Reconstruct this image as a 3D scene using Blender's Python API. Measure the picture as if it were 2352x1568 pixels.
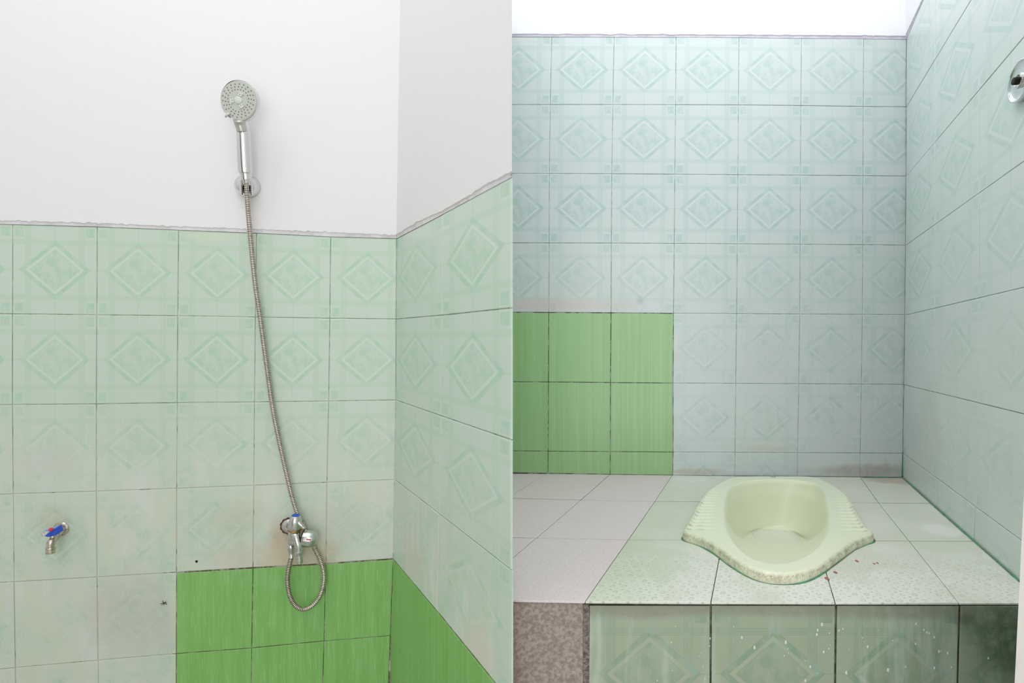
import bpy, bmesh, math, random
from mathutils import Vector, Matrix, noise
random.seed(7)
for o in list(bpy.data.objects): bpy.data.objects.remove(o)
C = bpy.context.scene.collection
S = bpy.context.scene

# ------------------------------------------------------------ camera, world, lights, exposure
F = 1350.0; CX = 1400.0; CY = 800.0; CZ = 1.10
cam = bpy.data.cameras.new('camera'); cam.sensor_fit = 'HORIZONTAL'; cam.sensor_width = 36
cam.lens = F / 2352 * 36
cam.shift_x = -(CX - 1176) / 2352; cam.shift_y = (CY - 784) / 2352
cam.clip_start = 0.02
camo = bpy.data.objects.new('camera', cam); C.objects.link(camo)
camo.location = (0, 0, CZ); camo.rotation_euler = (math.radians(90), 0, 0)
S.camera = camo
w = bpy.data.worlds.new('daylight'); S.world = w; w.use_nodes = True
w.node_tree.nodes['Background'].inputs[0].default_value = (0.985, 0.985, 1.0, 1)
w.node_tree.nodes['Background'].inputs[1].default_value = 1.2
def area(name, loc, rot, sx, sy, power, col=(1, 1, 1)):
    l = bpy.data.lights.new(name, 'AREA'); l.shape = 'RECTANGLE'; l.size = sx; l.size_y = sy
    l.energy = power; l.color = col
    o = bpy.data.objects.new(name, l); C.objects.link(o); o.location = loc
    o.rotation_euler = [math.radians(a) for a in rot]; return o
area('ceiling_light_toilet_bay', (0.30, 1.25, 2.72), (0, 0, 0), 0.8, 0.8, 8.5, (0.96, 0.98, 1.0))
area('ceiling_light_shower_bay', (-0.85, 0.55, 2.72), (0, 0, 0), 0.8, 0.8, 8, (1.0, 0.99, 0.985))
area('added_front_fill', (0.22, -1.34, 1.15), (90, 0, -4), 0.9, 1.9, 17, (1.0, 0.99, 0.985))  # added fill lamp behind the camera, lifts the darker lower walls
S.view_settings.view_transform = 'Standard'; S.view_settings.look = 'None'
S.view_settings.gamma = 1; S.view_settings.use_curve_mapping = False
S.view_settings.exposure = 0.0

# ------------------------------------------------------------ helpers: geometry
def ray(px, py): return Vector(((px - CX) / F, 1.0, -(py - CY) / F))
CAM = Vector((0, 0, CZ))
def at(px, py, d): return CAM + ray(px, py) * d
def vpdir(px, py): return ray(px, py).normalized()
class Plane:
    def __init__(s, P0, U, V):
        s.P = P0; s.U = U.normalized(); s.V = V.normalized()
        n = s.U.cross(s.V).normalized()
        if n.dot(CAM - P0) < 0: n = -n
        s.N = n
    def hit(s, px, py, off=0.0):
        r = ray(px, py); p = s.P + s.N * off
        return CAM + r * ((p - CAM).dot(s.N) / r.dot(s.N))
    def uv(s, q):                       # oblique coordinates of a point on the plane
        d = q - s.P; a = s.U.dot(s.V)
        du, dv = d.dot(s.U), d.dot(s.V)
        k = 1 - a * a
        return ((du - a * dv) / k, (dv - a * du) / k)
    def pt(s, u, v, off=0.0): return s.P + s.U * u + s.V * v + s.N * off

def meta(o, label=None, cat=None, group=None, kind=None):
    if label: o['label'] = label
    if cat: o['category'] = cat
    if group: o['group'] = group
    if kind: o['kind'] = kind
    return o
def link_mesh(name, verts, faces, mat, parent=None, smooth=False, uvs=None, fmats=None, mats=None):
    me = bpy.data.meshes.new(name); me.from_pydata([tuple(v) for v in verts], [], faces)
    if mats:
        for m in mats: me.materials.append(m)
        if fmats:
            for p, k in zip(me.polygons, fmats): p.material_index = k
    else: me.materials.append(mat)
    if uvs:
        ul = me.uv_layers.new(name='UVMap')
        for l in me.loops: ul.data[l.index].uv = uvs[l.vertex_index]
    bm = bmesh.new(); bm.from_mesh(me); bmesh.ops.recalc_face_normals(bm, faces=bm.faces); bm.to_mesh(me); bm.free()
    if smooth:
        for p in me.polygons: p.use_smooth = True
    o = bpy.data.objects.new(name, me); C.objects.link(o)
    if parent is not None: attach(o, parent)
    return o
def attach(o, parent):
    o.parent = parent; o.matrix_parent_inverse = Matrix.Translation(-parent.location)
def empty(name, loc):
    o = bpy.data.objects.new(name, None); C.objects.link(o); o.location = loc; o.empty_display_size = .02
    return o
def slab(name, pts, back, mat, parent=None):    # convex polygon extruded by vector back
    n = len(pts); vs = list(pts) + [p + back for p in pts]
    fs = [list(range(n)), list(range(n, 2 * n))[::-1]] + [[i, (i + 1) % n, n + (i + 1) % n, n + i] for i in range(n)]
    return link_mesh(name, vs, fs, mat, parent)
def clip_left(poly, x0):
    out = []
    for i in range(len(poly)):
        a, b = poly[i], poly[(i + 1) % len(poly)]
        if a[0] >= x0: out.append(a)
        if (a[0] >= x0) != (b[0] >= x0):
            t = (x0 - a[0]) / (b[0] - a[0]); out.append((x0, a[1] + t * (b[1] - a[1])))
    return out
def inset_poly(pts, d):                           # pts coplanar convex, each edge moved in by d (scalar or list)
    n = len(pts); c = sum(pts, Vector()) / n
    nn = Vector()
    for i in range(n): nn += (pts[i] - c).cross(pts[(i + 1) % n] - c)
    nn.normalize(); L = []
    for i in range(n):
        a, b = pts[i], pts[(i + 1) % n]; e = (b - a).normalized(); m = nn.cross(e)
        L.append((a + m * (d[i] if isinstance(d, (list, tuple)) else d), e, m))
    out = []
    for i in range(n):
        p0, e0, m0 = L[i - 1]; p1, e1, m1 = L[i]
        den = e0.dot(m1)
        out.append(p1 if abs(den) < 1e-6 else p0 + e0 * ((p1 - p0).dot(m1) / den))
    return out
def tile(pts, N, mat, parent, gap=0.0011, th=0.0028, bev=0.0010, uv=None, name='tile', jit=0.0004):
    """one ceramic tile: pts on its front plane; bevelled edges, sits proud of the grout"""
    n = len(pts); j = N * random.uniform(-jit, jit)
    tilt = [N * random.uniform(-jit, jit) * .6 for _ in pts]
    g = inset_poly(pts, gap); 
    gb = gap if not isinstance(gap, (list, tuple)) else None
    b = inset_poly(g, bev)
    base = [p - N * th for p in g]; edge = [p - N * bev * .6 + j + t for p, t in zip(g, tilt)]; top = [p + j + t for p, t in zip(b, tilt)]
    vs = base + edge + top; fs = []
    for k in (0, 1):
        for i in range(n):
            q = (i + 1) % n; fs.append([k * n + i, k * n + q, (k + 1) * n + q, (k + 1) * n + i])
    fs.append([2 * n + i for i in range(n)])
    uvs = (list(uv) * 3) if uv else None
    return link_mesh(name, vs, fs, mat, parent, uvs=uvs)

def frame_from(axis, origin, up=Vector((0, 0, 1))):
    z = axis.normalized()
    if abs(z.dot(up)) > .98: up = Vector((0, -1, 0))
    x = up.cross(z).normalized(); y = z.cross(x)
    m = Matrix((x, y, z)).transposed().to_4x4(); m.translation = origin
    return m
def lathe(name, prof, axis, origin, mat, parent=None, seg=32, sx=1, sy=1, ribs=None, smooth=True, cap=True):
    """prof: list of (r, h) along axis; ribs=(count, amplitude, h0, h1)"""
    M = frame_from(axis, origin); vs = []; fs = []
    for r, h in prof:
        for i in range(seg):
            a = 2 * math.pi * i / seg; rr = r
            if ribs and ribs[2] <= h <= ribs[3]: rr = r * (1 + ribs[1] * (math.cos(a * ribs[0])))
            vs.append(M @ Vector((rr * sx * math.cos(a), rr * sy * math.sin(a), h)))
    n = len(prof)
    for k in range(n - 1):
        for i in range(seg):
            j = (i + 1) % seg; fs.append([k * seg + i, k * seg + j, (k + 1) * seg + j, (k + 1) * seg + i])
    if cap:
        fs.append(list(range(seg))[::-1]); fs.append([(n - 1) * seg + i for i in range(seg)])
    o = link_mesh(name, vs, fs, mat, parent, smooth=smooth)
    if smooth: sharp(o)
    return o
def sharp(o, ang=40):
    me = o.data; bm = bmesh.new(); bm.from_mesh(me)
    for e in bm.edges:
        if len(e.link_faces) == 2 and e.calc_face_angle(0) > math.radians(ang): e.smooth = False
    bm.to_mesh(me); bm.free()
def catmull(pts, n):
    out = []; P = [pts[0]] + list(pts) + [pts[-1]]
    for i in range(1, len(P) - 2):
        a, b, c, d = P[i - 1], P[i], P[i + 1], P[i + 2]
        for k in range(n):
            t = k / n
            out.append(.5 * ((2 * b) + (c - a) * t + (2 * a - 5 * b + 4 * c - d) * t * t + (3 * b - a - 3 * c + d) * t ** 3))
    out.append(pts[-1].copy()); return out
def resample(path, step):
    L = [0]
    for a, b in zip(path, path[1:]): L.append(L[-1] + (b - a).length)
    n = max(2, int(L[-1] / step)); out = []; j = 0
    for i in range(n + 1):
        s = L[-1] * i / n
        while j < len(L) - 2 and L[j + 1] < s: j += 1
        t = (s - L[j]) / max(1e-9, L[j + 1] - L[j]); out.append(path[j].lerp(path[j + 1], t))
    return out
def tube(name, path, rad, mat, parent=None, seg=16, mats=None, fm=None, cap=True):
    """rad: float, list or function of index"""
    n = len(path); vs = []; fs = []; fms = []
    up = None
    for i, p in enumerate(path):
        t = (path[min(i + 1, n - 1)] - path[max(i - 1, 0)]).normalized()
        if up is None:
            up = Vector((0, -1, 0)) if abs(t.y) < .9 else Vector((0, 0, 1))
        x = (up - t * up.dot(t)).normalized(); up = x; y = t.cross(x)
        r = rad(i) if callable(rad) else (rad[i] if isinstance(rad, (list, tuple)) else rad)
        for k in range(seg):
            a = 2 * math.pi * k / seg; vs.append(p + x * (r * math.cos(a)) + y * (r * math.sin(a)))
    for i in range(n - 1):
        for k in range(seg):
            q = (k + 1) % seg; fs.append([i * seg + k, i * seg + q, (i + 1) * seg + q, (i + 1) * seg + k])
            fms.append(fm(i) if fm else 0)
    if cap:
        fs.append(list(range(seg))[::-1]); fs.append([(n - 1) * seg + k for k in range(seg)]); fms += [0, 0]
    return link_mesh(name, vs, fs, mat, parent, smooth=True, mats=mats, fmats=fms if mats else None)

# ------------------------------------------------------------ helpers: materials
def lin(h):
    h = h.lstrip('#'); c = [int(h[i:i + 2], 16) / 255 for i in (0, 2, 4)]
    return tuple((x / 12.92 if x <= .04045 else ((x + .055) / 1.055) ** 2.4) for x in c) + (1,)
class NT:
    def __init__(s, name):
        s.m = bpy.data.materials.new(name); s.m.use_nodes = True; s.t = s.m.node_tree; s.n = s.t.nodes
        s.b = s.n['Principled BSDF']
    def link(s, a, b): s.t.links.new(a, b)
    def put(s, sock, v):
        if hasattr(v, 'is_linked') or hasattr(v, 'links'): s.link(v, sock)
        else: sock.default_value = v
    def M(s, op, a, b=0.0, c=0.0):
        n = s.n.new('ShaderNodeMath'); n.operation = op
        for i, v in enumerate((a, b, c)): s.put(n.inputs[i], v)
        return n.outputs[0]
    def mul(s, a, b): return s.M('MULTIPLY', a, b)
    def add(s, a, b): return s.M('ADD', a, b)
    def sub(s, a, b): return s.M('SUBTRACT', a, b)
    def mx(s, a, b): return s.M('MAXIMUM', a, b)
    def gt(s, a, b): return s.M('GREATER_THAN', a, b)
    def lt(s, a, b): return s.M('LESS_THAN', a, b)
    def between(s, x, lo, hi): return s.mul(s.gt(x, lo), s.lt(x, hi))
    def ss(s, x, lo, hi, to0=0.0, to1=1.0):
        n = s.n.new('ShaderNodeMapRange'); n.interpolation_type = 'SMOOTHSTEP'
        for i, v in enumerate((x, lo, hi, to0, to1)): s.put(n.inputs[i], v)
        return n.outputs[0]
    def mix(s, f, a, b, mode='MIX'):
        n = s.n.new('ShaderNodeMix'); n.data_type = 'RGBA'; n.blend_type = mode
        s.put(n.inputs[0], f); s.put(n.inputs[6], a); s.put(n.inputs[7], b); return n.outputs[2]
    def pos(s):
        return s.n.new('ShaderNodeNewGeometry').outputs['Position']
    def xyz(s, v):
        n = s.n.new('ShaderNodeSeparateXYZ'); s.link(v, n.inputs[0]); return n.outputs
    def vscale(s, v, k):
        n = s.n.new('ShaderNodeVectorMath'); n.operation = 'MULTIPLY'; s.link(v, n.inputs[0]); n.inputs[1].default_value = k; return n.outputs[0]
    def vadd(s, v, k):
        n = s.n.new('ShaderNodeVectorMath'); n.operation = 'ADD'; s.link(v, n.inputs[0]); s.put(n.inputs[1], k); return n.outputs[0]
    def noise(s, v, scale, det=3, rough=.5, dist=0.0):
        n = s.n.new('ShaderNodeTexNoise'); s.link(v, n.inputs['Vector']); n.inputs['Scale'].default_value = scale
        n.inputs['Detail'].default_value = det; n.inputs['Roughness'].default_value = rough; n.inputs['Distortion'].default_value = dist
        return n.outputs[0]
    def dist(s, v, c, rad):             # ellipsoidal distance
        n = s.n.new('ShaderNodeVectorMath'); n.operation = 'SUBTRACT'; s.link(v, n.inputs[0]); n.inputs[1].default_value = c
        m = s.n.new('ShaderNodeVectorMath'); m.operation = 'DIVIDE'; s.link(n.outputs[0], m.inputs[0]); m.inputs[1].default_value = rad
        l = s.n.new('ShaderNodeVectorMath'); l.operation = 'LENGTH'; s.link(m.outputs[0], l.inputs[0]); return l.outputs['Value']
    def bump(s, h, strength, dist=.002):
        n = s.n.new('ShaderNodeBump'); n.inputs['Strength'].default_value = strength; n.inputs['Distance'].default_value = dist
        s.link(h, n.inputs['Height']); s.link(n.outputs[0], s.b.inputs['Normal'])
    def set(s, **k):
        for a, v in k.items():
            s.put(s.b.inputs[{'col': 'Base Color', 'rough': 'Roughness', 'metal': 'Metallic', 'spec': 'Specular IOR Level', 'coat': 'Coat Weight'}.get(a, a)], v)
        return s
def simple(name, hexc, rough=.5, metal=0.0, var=None, scale=40, bump=0):
    t = NT(name); c = lin(hexc)
    if var: t.set(col=t.mix(t.ss(t.noise(t.pos(), scale, 4, .6), .35, .65), c, lin(var)), rough=rough, metal=metal)
    else: t.set(col=c, rough=rough, metal=metal)
    if bump: t.bump(t.noise(t.pos(), scale * 2, 4, .6), bump)
    return t.m

def patterned(name, base, pat, film, film_lo, film_hi, film_amt, spots=(), strength=1.0, streak=0.0, warm='#c9cdb8', rough=.22):
    """glazed wall tile with printed lozenge, line bands and corner squares; film = soap scum growing downwards;
    spots: (centre, radii, colour, amount)"""
    t = NT(name); p = t.pos(); uvn = t.n.new('ShaderNodeUVMap').outputs[0]
    u, v, _ = t.xyz(uvn)
    du = t.M('ABSOLUTE', t.sub(u, .5)); dv = t.M('ABSOLUTE', t.sub(v, .5))
    s_ = t.add(t.M('DIVIDE', du, .43), t.M('DIVIDE', dv, .335))
    oi = t.n.new('ShaderNodeObjectInfo').outputs['Random']
    uo = t.vadd(uvn, (.3, .1, 0))
    mot = t.ss(t.noise(uo, 9.5, 4, .62, .4), .38, .64)
    mot2 = t.ss(t.noise(t.vadd(uvn, (3.3, 1.1, 0)), 9, 3, .6), .35, .62)
    ringm = t.between(s_, .84, 1.0); inner = t.lt(s_, .70); out = t.gt(s_, 1.0)
    bv = t.between(du, .288, .362); bh = t.between(dv, .288, .345)
    sv = t.lt(t.M('FRACT', t.M('DIVIDE', t.sub(du, .288), .0175)), .22)
    sh = t.lt(t.M('FRACT', t.M('DIVIDE', t.sub(dv, .288), .0140)), .24)
    stripes = t.mx(t.mul(bv, sv), t.mul(bh, sh)); band = t.mx(bv, bh)
    corner = t.mul(t.between(du, .378, .482), t.between(dv, .378, .482))
    cl = t.mx(t.mul(t.lt(du, .0032), t.gt(dv, .335)), t.mul(t.lt(dv, .0032), t.gt(du, .43)))
    ol = t.mx(t.lt(t.M('ABSOLUTE', t.sub(s_, 1.0)), .010), t.lt(t.M('ABSOLUTE', t.sub(s_, .70)), .010))
    light = t.between(s_, .72, .82)
    pm = t.mul(ringm, t.add(.38, t.mul(mot2, .50)))
    pm = t.mx(pm, t.mul(inner, t.add(.12, t.mul(mot, .55))))
    pm = t.mx(pm, t.mul(out, t.mx(t.mul(stripes, .80), t.mul(band, .16))))
    pm = t.mx(pm, t.mul(corner, t.add(.35, t.mul(mot2, .45))))
    pm = t.mx(pm, t.mul(t.mx(cl, ol), .70))
    z = t.xyz(p)[2]
    n1 = t.noise(p, 5.5, 4, .55); n2 = t.noise(t.vscale(p, (26, 26, 3.2)), 1.0, 4, .6)
    n3 = t.noise(p, 60, 4, .65)
    fr = t.ss(z, film_hi, film_lo)                       # 1 low, 0 high
    n5 = t.noise(t.vscale(p, (15, 15, 10)), 1.0, 8, .70)
    f = t.mul(fr, t.ss(t.add(t.mul(n5, .75), t.add(t.mul(n1, .3), t.mul(n2, .2))), .53, .74, .12, 1.0))
    f = t.mul(f, film_amt)
    keep = t.mul(t.sub(1.0, t.mul(f, .70)), t.mul(strength, t.add(.85, t.mul(oi, .3))))
    col = t.mix(t.ss(n1, .3, .7), lin(base), lin(base))
    col = t.mix(t.mul(t.mul(light, .10), keep), col, (1, 1, 1, 1), 'SOFT_LIGHT')
    # slight bluish cast in the mottle, as printed
    patc = t.mix(t.mul(t.ss(t.noise(uo, 4.2, 2), .52, .62), .35), lin(pat), lin('#9fc3c4'))
    col = t.mix(t.mul(pm, keep), col, patc)
    filmc = t.mix(t.ss(n2, .35, .65), lin(film), lin(warm))
    col = t.mix(t.mul(f, .70), col, filmc)
    if streak: col = t.mix(t.mul(t.ss(n2, .52, .68), streak), col, lin('#c4d6cc'))
    for c, r, hx, amt in spots:
        d = t.dist(p, c, r); k = t.mul(t.ss(t.add(d, t.mul(t.sub(n1, .5), 1.4)), 1.0, .25), t.mul(amt, t.ss(n3, .25, .6, .55, 1.0)))
        col = t.mix(k, col, lin(hx))
    t.set(col=col, rough=t.add(rough, t.mul(f, .25)), spec=.45)
    t.bump(t.noise(p, 14, 1), .035, .004)
    return t.m
def green_tile(name, a, b, c):
    t = NT(name); p = t.pos()
    s1 = t.noise(t.vscale(p, (520, 520, 1.6)), 1.0, 2, .5); s2 = t.noise(t.vscale(p, (70, 70, 1.2)), 1.0, 3, .6)
    col = t.mix(t.ss(s2, .3, .7), lin(a), lin(b)); col = t.mix(t.mul(t.ss(s1, .55, .72), .45), col, lin(c))
    col = t.mix(t.mul(t.ss(t.noise(p, 4, 4, .6), .55, .8), .18), col, lin('#b8ccb0'))
    t.set(col=col, rough=.3, spec=.4); t.bump(s1, .02, .001); return t.m
def grout(name, a, b, zdirt=None, dirt='#5e4a44', x0=None, x1=None, low=None, zl=0.9):
    t = NT(name); p = t.pos(); n = t.noise(p, 26, 4, .7)
    col = t.mix(t.ss(n, .42, .58), lin(a), lin(b))
    if low: col = t.mix(t.ss(t.xyz(p)[2], zl + .1, zl - .1), col, t.mix(t.ss(n, .36, .44), lin('#7d7a6c'), lin(low)))
    if zdirt is not None:
        X, Y, Z = t.xyz(p); k = t.lt(Z, zdirt)
        if x0 is not None: k = t.mul(k, t.gt(X, x0))
        if x1 is not None: k = t.mul(k, t.lt(X, x1))
        col = t.mix(t.mul(k, t.ss(n, .60, .45, .35, .95)), col, lin(dirt))
    t.set(col=col, rough=.9); return t.m
def plaster(name, hx):
    t = NT(name); p = t.pos()
    t.set(col=t.mix(t.mul(t.ss(t.noise(p, 9, 4, .6), .6, .8), .12), lin(hx), lin('#d8d2cf')), rough=.75, spec=.25)
    t.bump(t.add(t.noise(t.vscale(p, (14, 14, 30)), 1.0, 5, .6), t.mul(t.ss(t.noise(p, 55, 3, .5), .66, .80), .35)), .16, .003)
    return t.m
m_chrome = simple('chrome', '#d9dadb', .09, 1.0)
def chrome_worn(name, a, b, rough):
    t = NT(name); p = t.pos(); n = t.noise(p, 160, 4, .6)
    t.set(col=t.mix(t.ss(n, .45, .7), lin(a), lin(b)), metal=.9, rough=t.ss(n, .3, .7, rough, rough + .2)); return t.m
m_worn = chrome_worn('worn_chrome', '#cdd0ce', '#b9b8ae', .10)
m_tarn = chrome_worn('tarnished_steel', '#cdc6bb', '#8f8672', .28)
m_hose = chrome_worn('hose_steel', '#c9c0b6', '#a2988d', .22)
m_groove = simple('hose_groove', '#5b5148', .6, .3)
m_dark = simple('dark_gap', '#1b1916', .8)
m_blue = simple('blue_plastic', '#1f49b4', .35, var='#2c58c8', scale=120)
m_white_pl = simple('worn_white_plastic', '#cfcfbf', .5, var='#a9a89a', scale=300)
m_red = simple('red_plastic', '#cf1f1c', .4)
m_face = simple('shower_face_plastic', '#b4b9b1', .4)
m_face2 = simple('shower_face_light', '#c6cac2', .35)
m_nozzle = simple('nozzle_rubber', '#6d6764', .6)
m_gold = simple('brass_ring', '#b98f3a', .25, 1.0)
m_putty = simple('dark_putty', '#35272a', .9, var='#5f3a30', scale=200)
m_plaster_l = plaster('white_plaster_shower', '#dedddf')
m_plaster_r = plaster('white_plaster_toilet', '#ededf0')
m_mortar = simple('mortar_strip_grey', '#d6d4d7', .85, var='#c2bfc4', scale=30)
m_mortar_r = simple('mortar_strip_lilac', '#d3cddb', .85, var='#c0b9c8', scale=30)

# ------------------------------------------------------------ the two bays: planes
DL = 1.45                                            # depth of the shower corner
P_c = at(910, 700, DL)
Vl = -vpdir(270, 40000)                              # up along the shower walls
Pl_back = Plane(P_c, vpdir(8450, 822), Vl)           # U runs to the right
Pl_side = Plane(P_c, -vpdir(491, 769), Vl)           # U runs towards the camera
DR = 1.875
P_r = at(2078, 600, DR)
Vr = Vector((0.0085, 0, 1)).normalized()
Pr_back = Plane(P_r, Vector((1, 0, -0.0045)), Vr)
Pr_side = Plane(P_r, -vpdir(1743, 802), Vr)
HF = 0.407
Fl = Plane(at(1760, 1093, DR), Vector((1, 0, -0.009)), Vector((0, 1, 0)))   # top of platform and ledge
if Fl.N.z < 0: Fl.N = -Fl.N

# pixel tables -> grid on a plane
def grid(pl, table): return [[pl.hit(*q) for q in row] for row in table]
LX = [[28.5, 223, 410, 589, 759.5, 911], [28, 222, 408, 586.5, 757.5, 910], [28, 221, 407, 584.5, 755, 909.5],
      [30, 221, 405.5, 583, 751, 906.5], [32, 222.5, 405, 581, 748.5, 903.5], [35, 225, 404.5, 578, 744, 896.5]]
LY = [[514.7, 520.5, 528, 535, 543.5, 547.5], [720.5, 723, 725, 728, 731, 732.5], [929, 927.5, 924.5, 923, 921, 918.5],
      [1134, 1128, 1121.5, 1114.5, 1107.5, 1101], [1336, 1325, 1314, 1303, 1293.5, 1282.5], [1533, 1516, 1501, 1488, 1472, 1459.5]]
gL = grid(Pl_back, [list(zip(a, b)) for a, b in zip(LX, LY)])
# more columns to the left, more rows down to the floor (same pitch)
for r in gL:
    d = r[0] - r[1]
    for k in range(3): r.insert(0, r[0] + d)
while gL[-1][0].z > 0.02:
    nr = []
    for q, p in zip(gL[-1], gL[-2]): nr.append(q + (q - p))
    gL.append(nr)
SX = [[911, 1017, 1174.4], [910, 1016, 1174.4], [909.5, 1013, 1174.4], [906.5, 1009, 1174.5], [903.5, 1003.5, 1171], [896.5, 996.5, 1167]]
SY = [[547.5, 492, 406], [732.5, 723.5, 707], [918.5, 954.5, 1010], [1101, 1180, 1309], [1283.5, 1402.5, 1609], [1460.5, 1625, 1905]]
gS = grid(Pl_side, [list(zip(a, b)) for a, b in zip(SX, SY)])
while gS[-1][0].z > 0.02:
    gS.append([q + (q - p) for q, p in zip(gS[-1], gS[-2])])
RX = [[1168, 1267, 1410.5, 1553, 1697.5, 1841, 1984, 2082.5], [1168, 1263.5, 1407.5, 1551.5, 1696, 1839.5, 1983, 2082],
      [1168, 1261.5, 1405, 1550, 1695, 1839, 1982.6, 2081.5], [1168, 1261, 1404, 1548.5, 1693.5, 1838, 1982, 2080.5],
      [1168, 1260, 1403.5, 1547, 1692, 1837, 1981, 2079], [1168, 1259.5, 1402, 1546, 1690, 1835, 1979, 2076.5],
      [1168, 1259, 1401.5, 1546, 1688.5, 1832, 1975.8, 2073.5], [1168, 1258.5, 1401, 1545, 1688, 1831.5, 1975.5, 2072.5]]
RY = [[84, 84.5, 84.5, 85, 86, 87.5, 88.5, 90], [240, 240, 240, 240.3, 240.8, 242.5, 244.5, 245.5],
      [398.3, 398.5, 399, 400, 401.5, 402.3, 403.3, 404.5], [557.5, 557.8, 558.2, 559, 560, 561, 562, 563],
      [716.5, 717, 718, 719.3, 720, 721, 722, 722.7], [876.5, 877, 878.5, 879.7, 880.3, 881, 882, 882.5],
      [1035, 1036, 1037, 1038, 1038.5, 1039.5, 1040, 1040.5], [1085, 1086.5, 1089, 1091.5, 1093, 1094, 1095.5, 1096.5]]
gR = grid(Pr_back, [list(zip(a, b)) for a, b in zip(RX, RY)])
TX = [[2082.5, 2148, 2249], [2082, 2148, 2249], [2081.5, 2148, 2249], [2080.5, 2148, 2249.5], [2079, 2147, 2249], [2076.5, 2143.5, 2246.5], [2073.5, 2139.5, 2240], [2072.5, 2138, 2236.5]]
TYc = [88, 245.5, 404.5, 563, 723.5, 883, 1040.5, 1096.5]
sl = [-2.36, -1.66, -1.185, -.712, -.233, .245, .738, .925]
TY = [[y, y + s * (b - a), y + s * (c - a)] for y, s, (a, b, c) in zip(TYc, sl, TX)]
gT = grid(Pr_side, [list(zip(a, b)) for a, b in zip(TX, TY)])
for r in gT:
    d = r[2] - r[1]
    r.append(r[2] + d); r.append(r[3] + d); r.append(r[4] + d)

# ------------------------------------------------------------ tile materials
vx = Pl_back.hit(655, 1235); vx2 = Pl_back.hit(700, 1275)
b1 = Pl_back.hit(560, 1195); tp = Pl_back.hit(120, 1190)
m_tileL = patterned('shower_wall_tile', '#bdcdbf', '#9cc4a4', '#d3d2cd', .70, 1.04, 1.0, strength=.74, streak=.10,
    spots=[(tuple(vx), (.055, .2, .075), '#b0876a', .62), (tuple(vx2), (.12, .2, .07), '#bdb39a', .75),
           (tuple(b1), (.075, .2, .07), '#b3b395', .32), (tuple(tp), (.05, .2, .05), '#b3ad92', .35),
           (tuple(Pl_back.hit(620, 1275)), (.16, .2, .05), '#c0b6a0', .5),
           (tuple(Pl_back.hit(300, 1420)), (.16, .2, .14), '#b9b8b0', .55), (tuple(Pl_back.hit(500, 541)), (.09, .2, .014), '#c6d3bb', .7), (tuple(Pl_back.hit(110, 1060)), (.10, .2, .06), '#c3c6bf', .6), (tuple(Pl_back.hit(760, 1200)), (.16, .2, .07), '#c2c6b8', .6)])
m_tileS = patterned('shower_side_tile', '#bfd1c4', '#a2c8ad', '#d8dbd5', .62, 1.0, .9, strength=.85, rough=.32,
    spots=[(tuple(Pl_side.hit(950, 1290)), (.10, .12, .08), '#cdc8bb', .7), (tuple(Pl_side.hit(1100, 1490)), (.09, .12, .06), '#d0cbbd', .8)])
m_tileR = patterned('toilet_wall_tile', '#c9d2d2', '#a0bfb8', '#cfd0d6', .95, 1.55, .85, strength=.72, warm='#cbd1d0',
    spots=[(tuple(Pr_back.hit(1330, 700)), (.30, .2, .028), '#d3bcb8', .55), (tuple(Pr_back.hit(1990, 1080)), (.26, .2, .030), '#ab9f9a', .8),
           (tuple(Pr_back.hit(1760, 1030)), (.10, .2, .015), '#c8c0b8', .6), (tuple(Pr_back.hit(1760, 830)), (.14, .2, .12), '#cdd0d4', .6),
           (tuple(Pr_back.hit(1470, 690)), (.016, .2, .022), '#9fb0a8', .6), (tuple(Pr_back.hit(1600, 1082)), (.12, .2, .012), '#b5a79a', .6)])
m_tileT = patterned('toilet_side_tile', '#d3dddb', '#adcac2', '#dcdee1', .9, 1.6, .85, strength=.68, warm='#d4dad9', rough=.30,
    spots=[(tuple(Pr_side.hit(2120, 1000)), (.1, .25, .2), '#cccdce', .6)])
m_tileF = patterned('platform_front_tile', '#9ca892', '#7b9c80', '#999c8a', .3, .75, .75, strength=.95, streak=.35, warm='#a2b096',
    spots=[(tuple(at(2320, 1480, .94)), (.10, .2, .2), '#4d5f42', .9), (tuple(at(2215, 1400, .94)), (.03, .2, .04), '#4b4a3c', .6),
           (tuple(at(1500, 1400, .94)), (.25, .2, .02), '#8b8d7c', .8), (tuple(at(1900, 1400, .94)), (.35, .2, .02), '#8b8d7c', .8)])
m_greenL = green_tile('green_tile_shower', '#77ae5d', '#84b76b', '#a6cf90')
m_greenR = green_tile('green_tile_toilet', '#94bb83', '#9dc28f', '#bdd6b1')
zg = Pl_back.hit(905, 1270).z
xg = Pl_back.hit(400, 1300).x
m_groutL = grout('grout_shower', '#8fab97', '#c6cec2', low='#d0ccc0', zl=.93, zdirt=zg, x0=xg - .01)
zr = Pr_back.hit(1400, 714).z; xr = Pr_back.hit(1549, 900).x
m_groutR = grout('grout_toilet', '#9bb5ac', '#cbd5d2', zdirt=zr, dirt='#62504f', x1=xr)
m_groutF = grout('grout_platform', '#4e4a40', '#73796b')
m_groutFF = grout('grout_platform_front', '#1f1f19', '#2c3a28')

# ------------------------------------------------------------ structure
TH = 0.0022
def struct(o, label=None): o['kind'] = 'structure'; 
def tri_edge_uv(a, b, c, d): return [(a, d), (b, d), (b, c), (a, c)]
def quad(g, i, j): return [g[i][j], g[i][j + 1], g[i + 1][j + 1], g[i + 1][j]]
def wallslab(name, pl, u0, u1, v0, v1, off, th, mat, parent=None):
    pts = [pl.pt(u0, v0, off), pl.pt(u1, v0, off), pl.pt(u1, v1, off), pl.pt(u0, v1, off)]
    return slab(name, pts, -pl.N * th, mat, parent)

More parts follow.
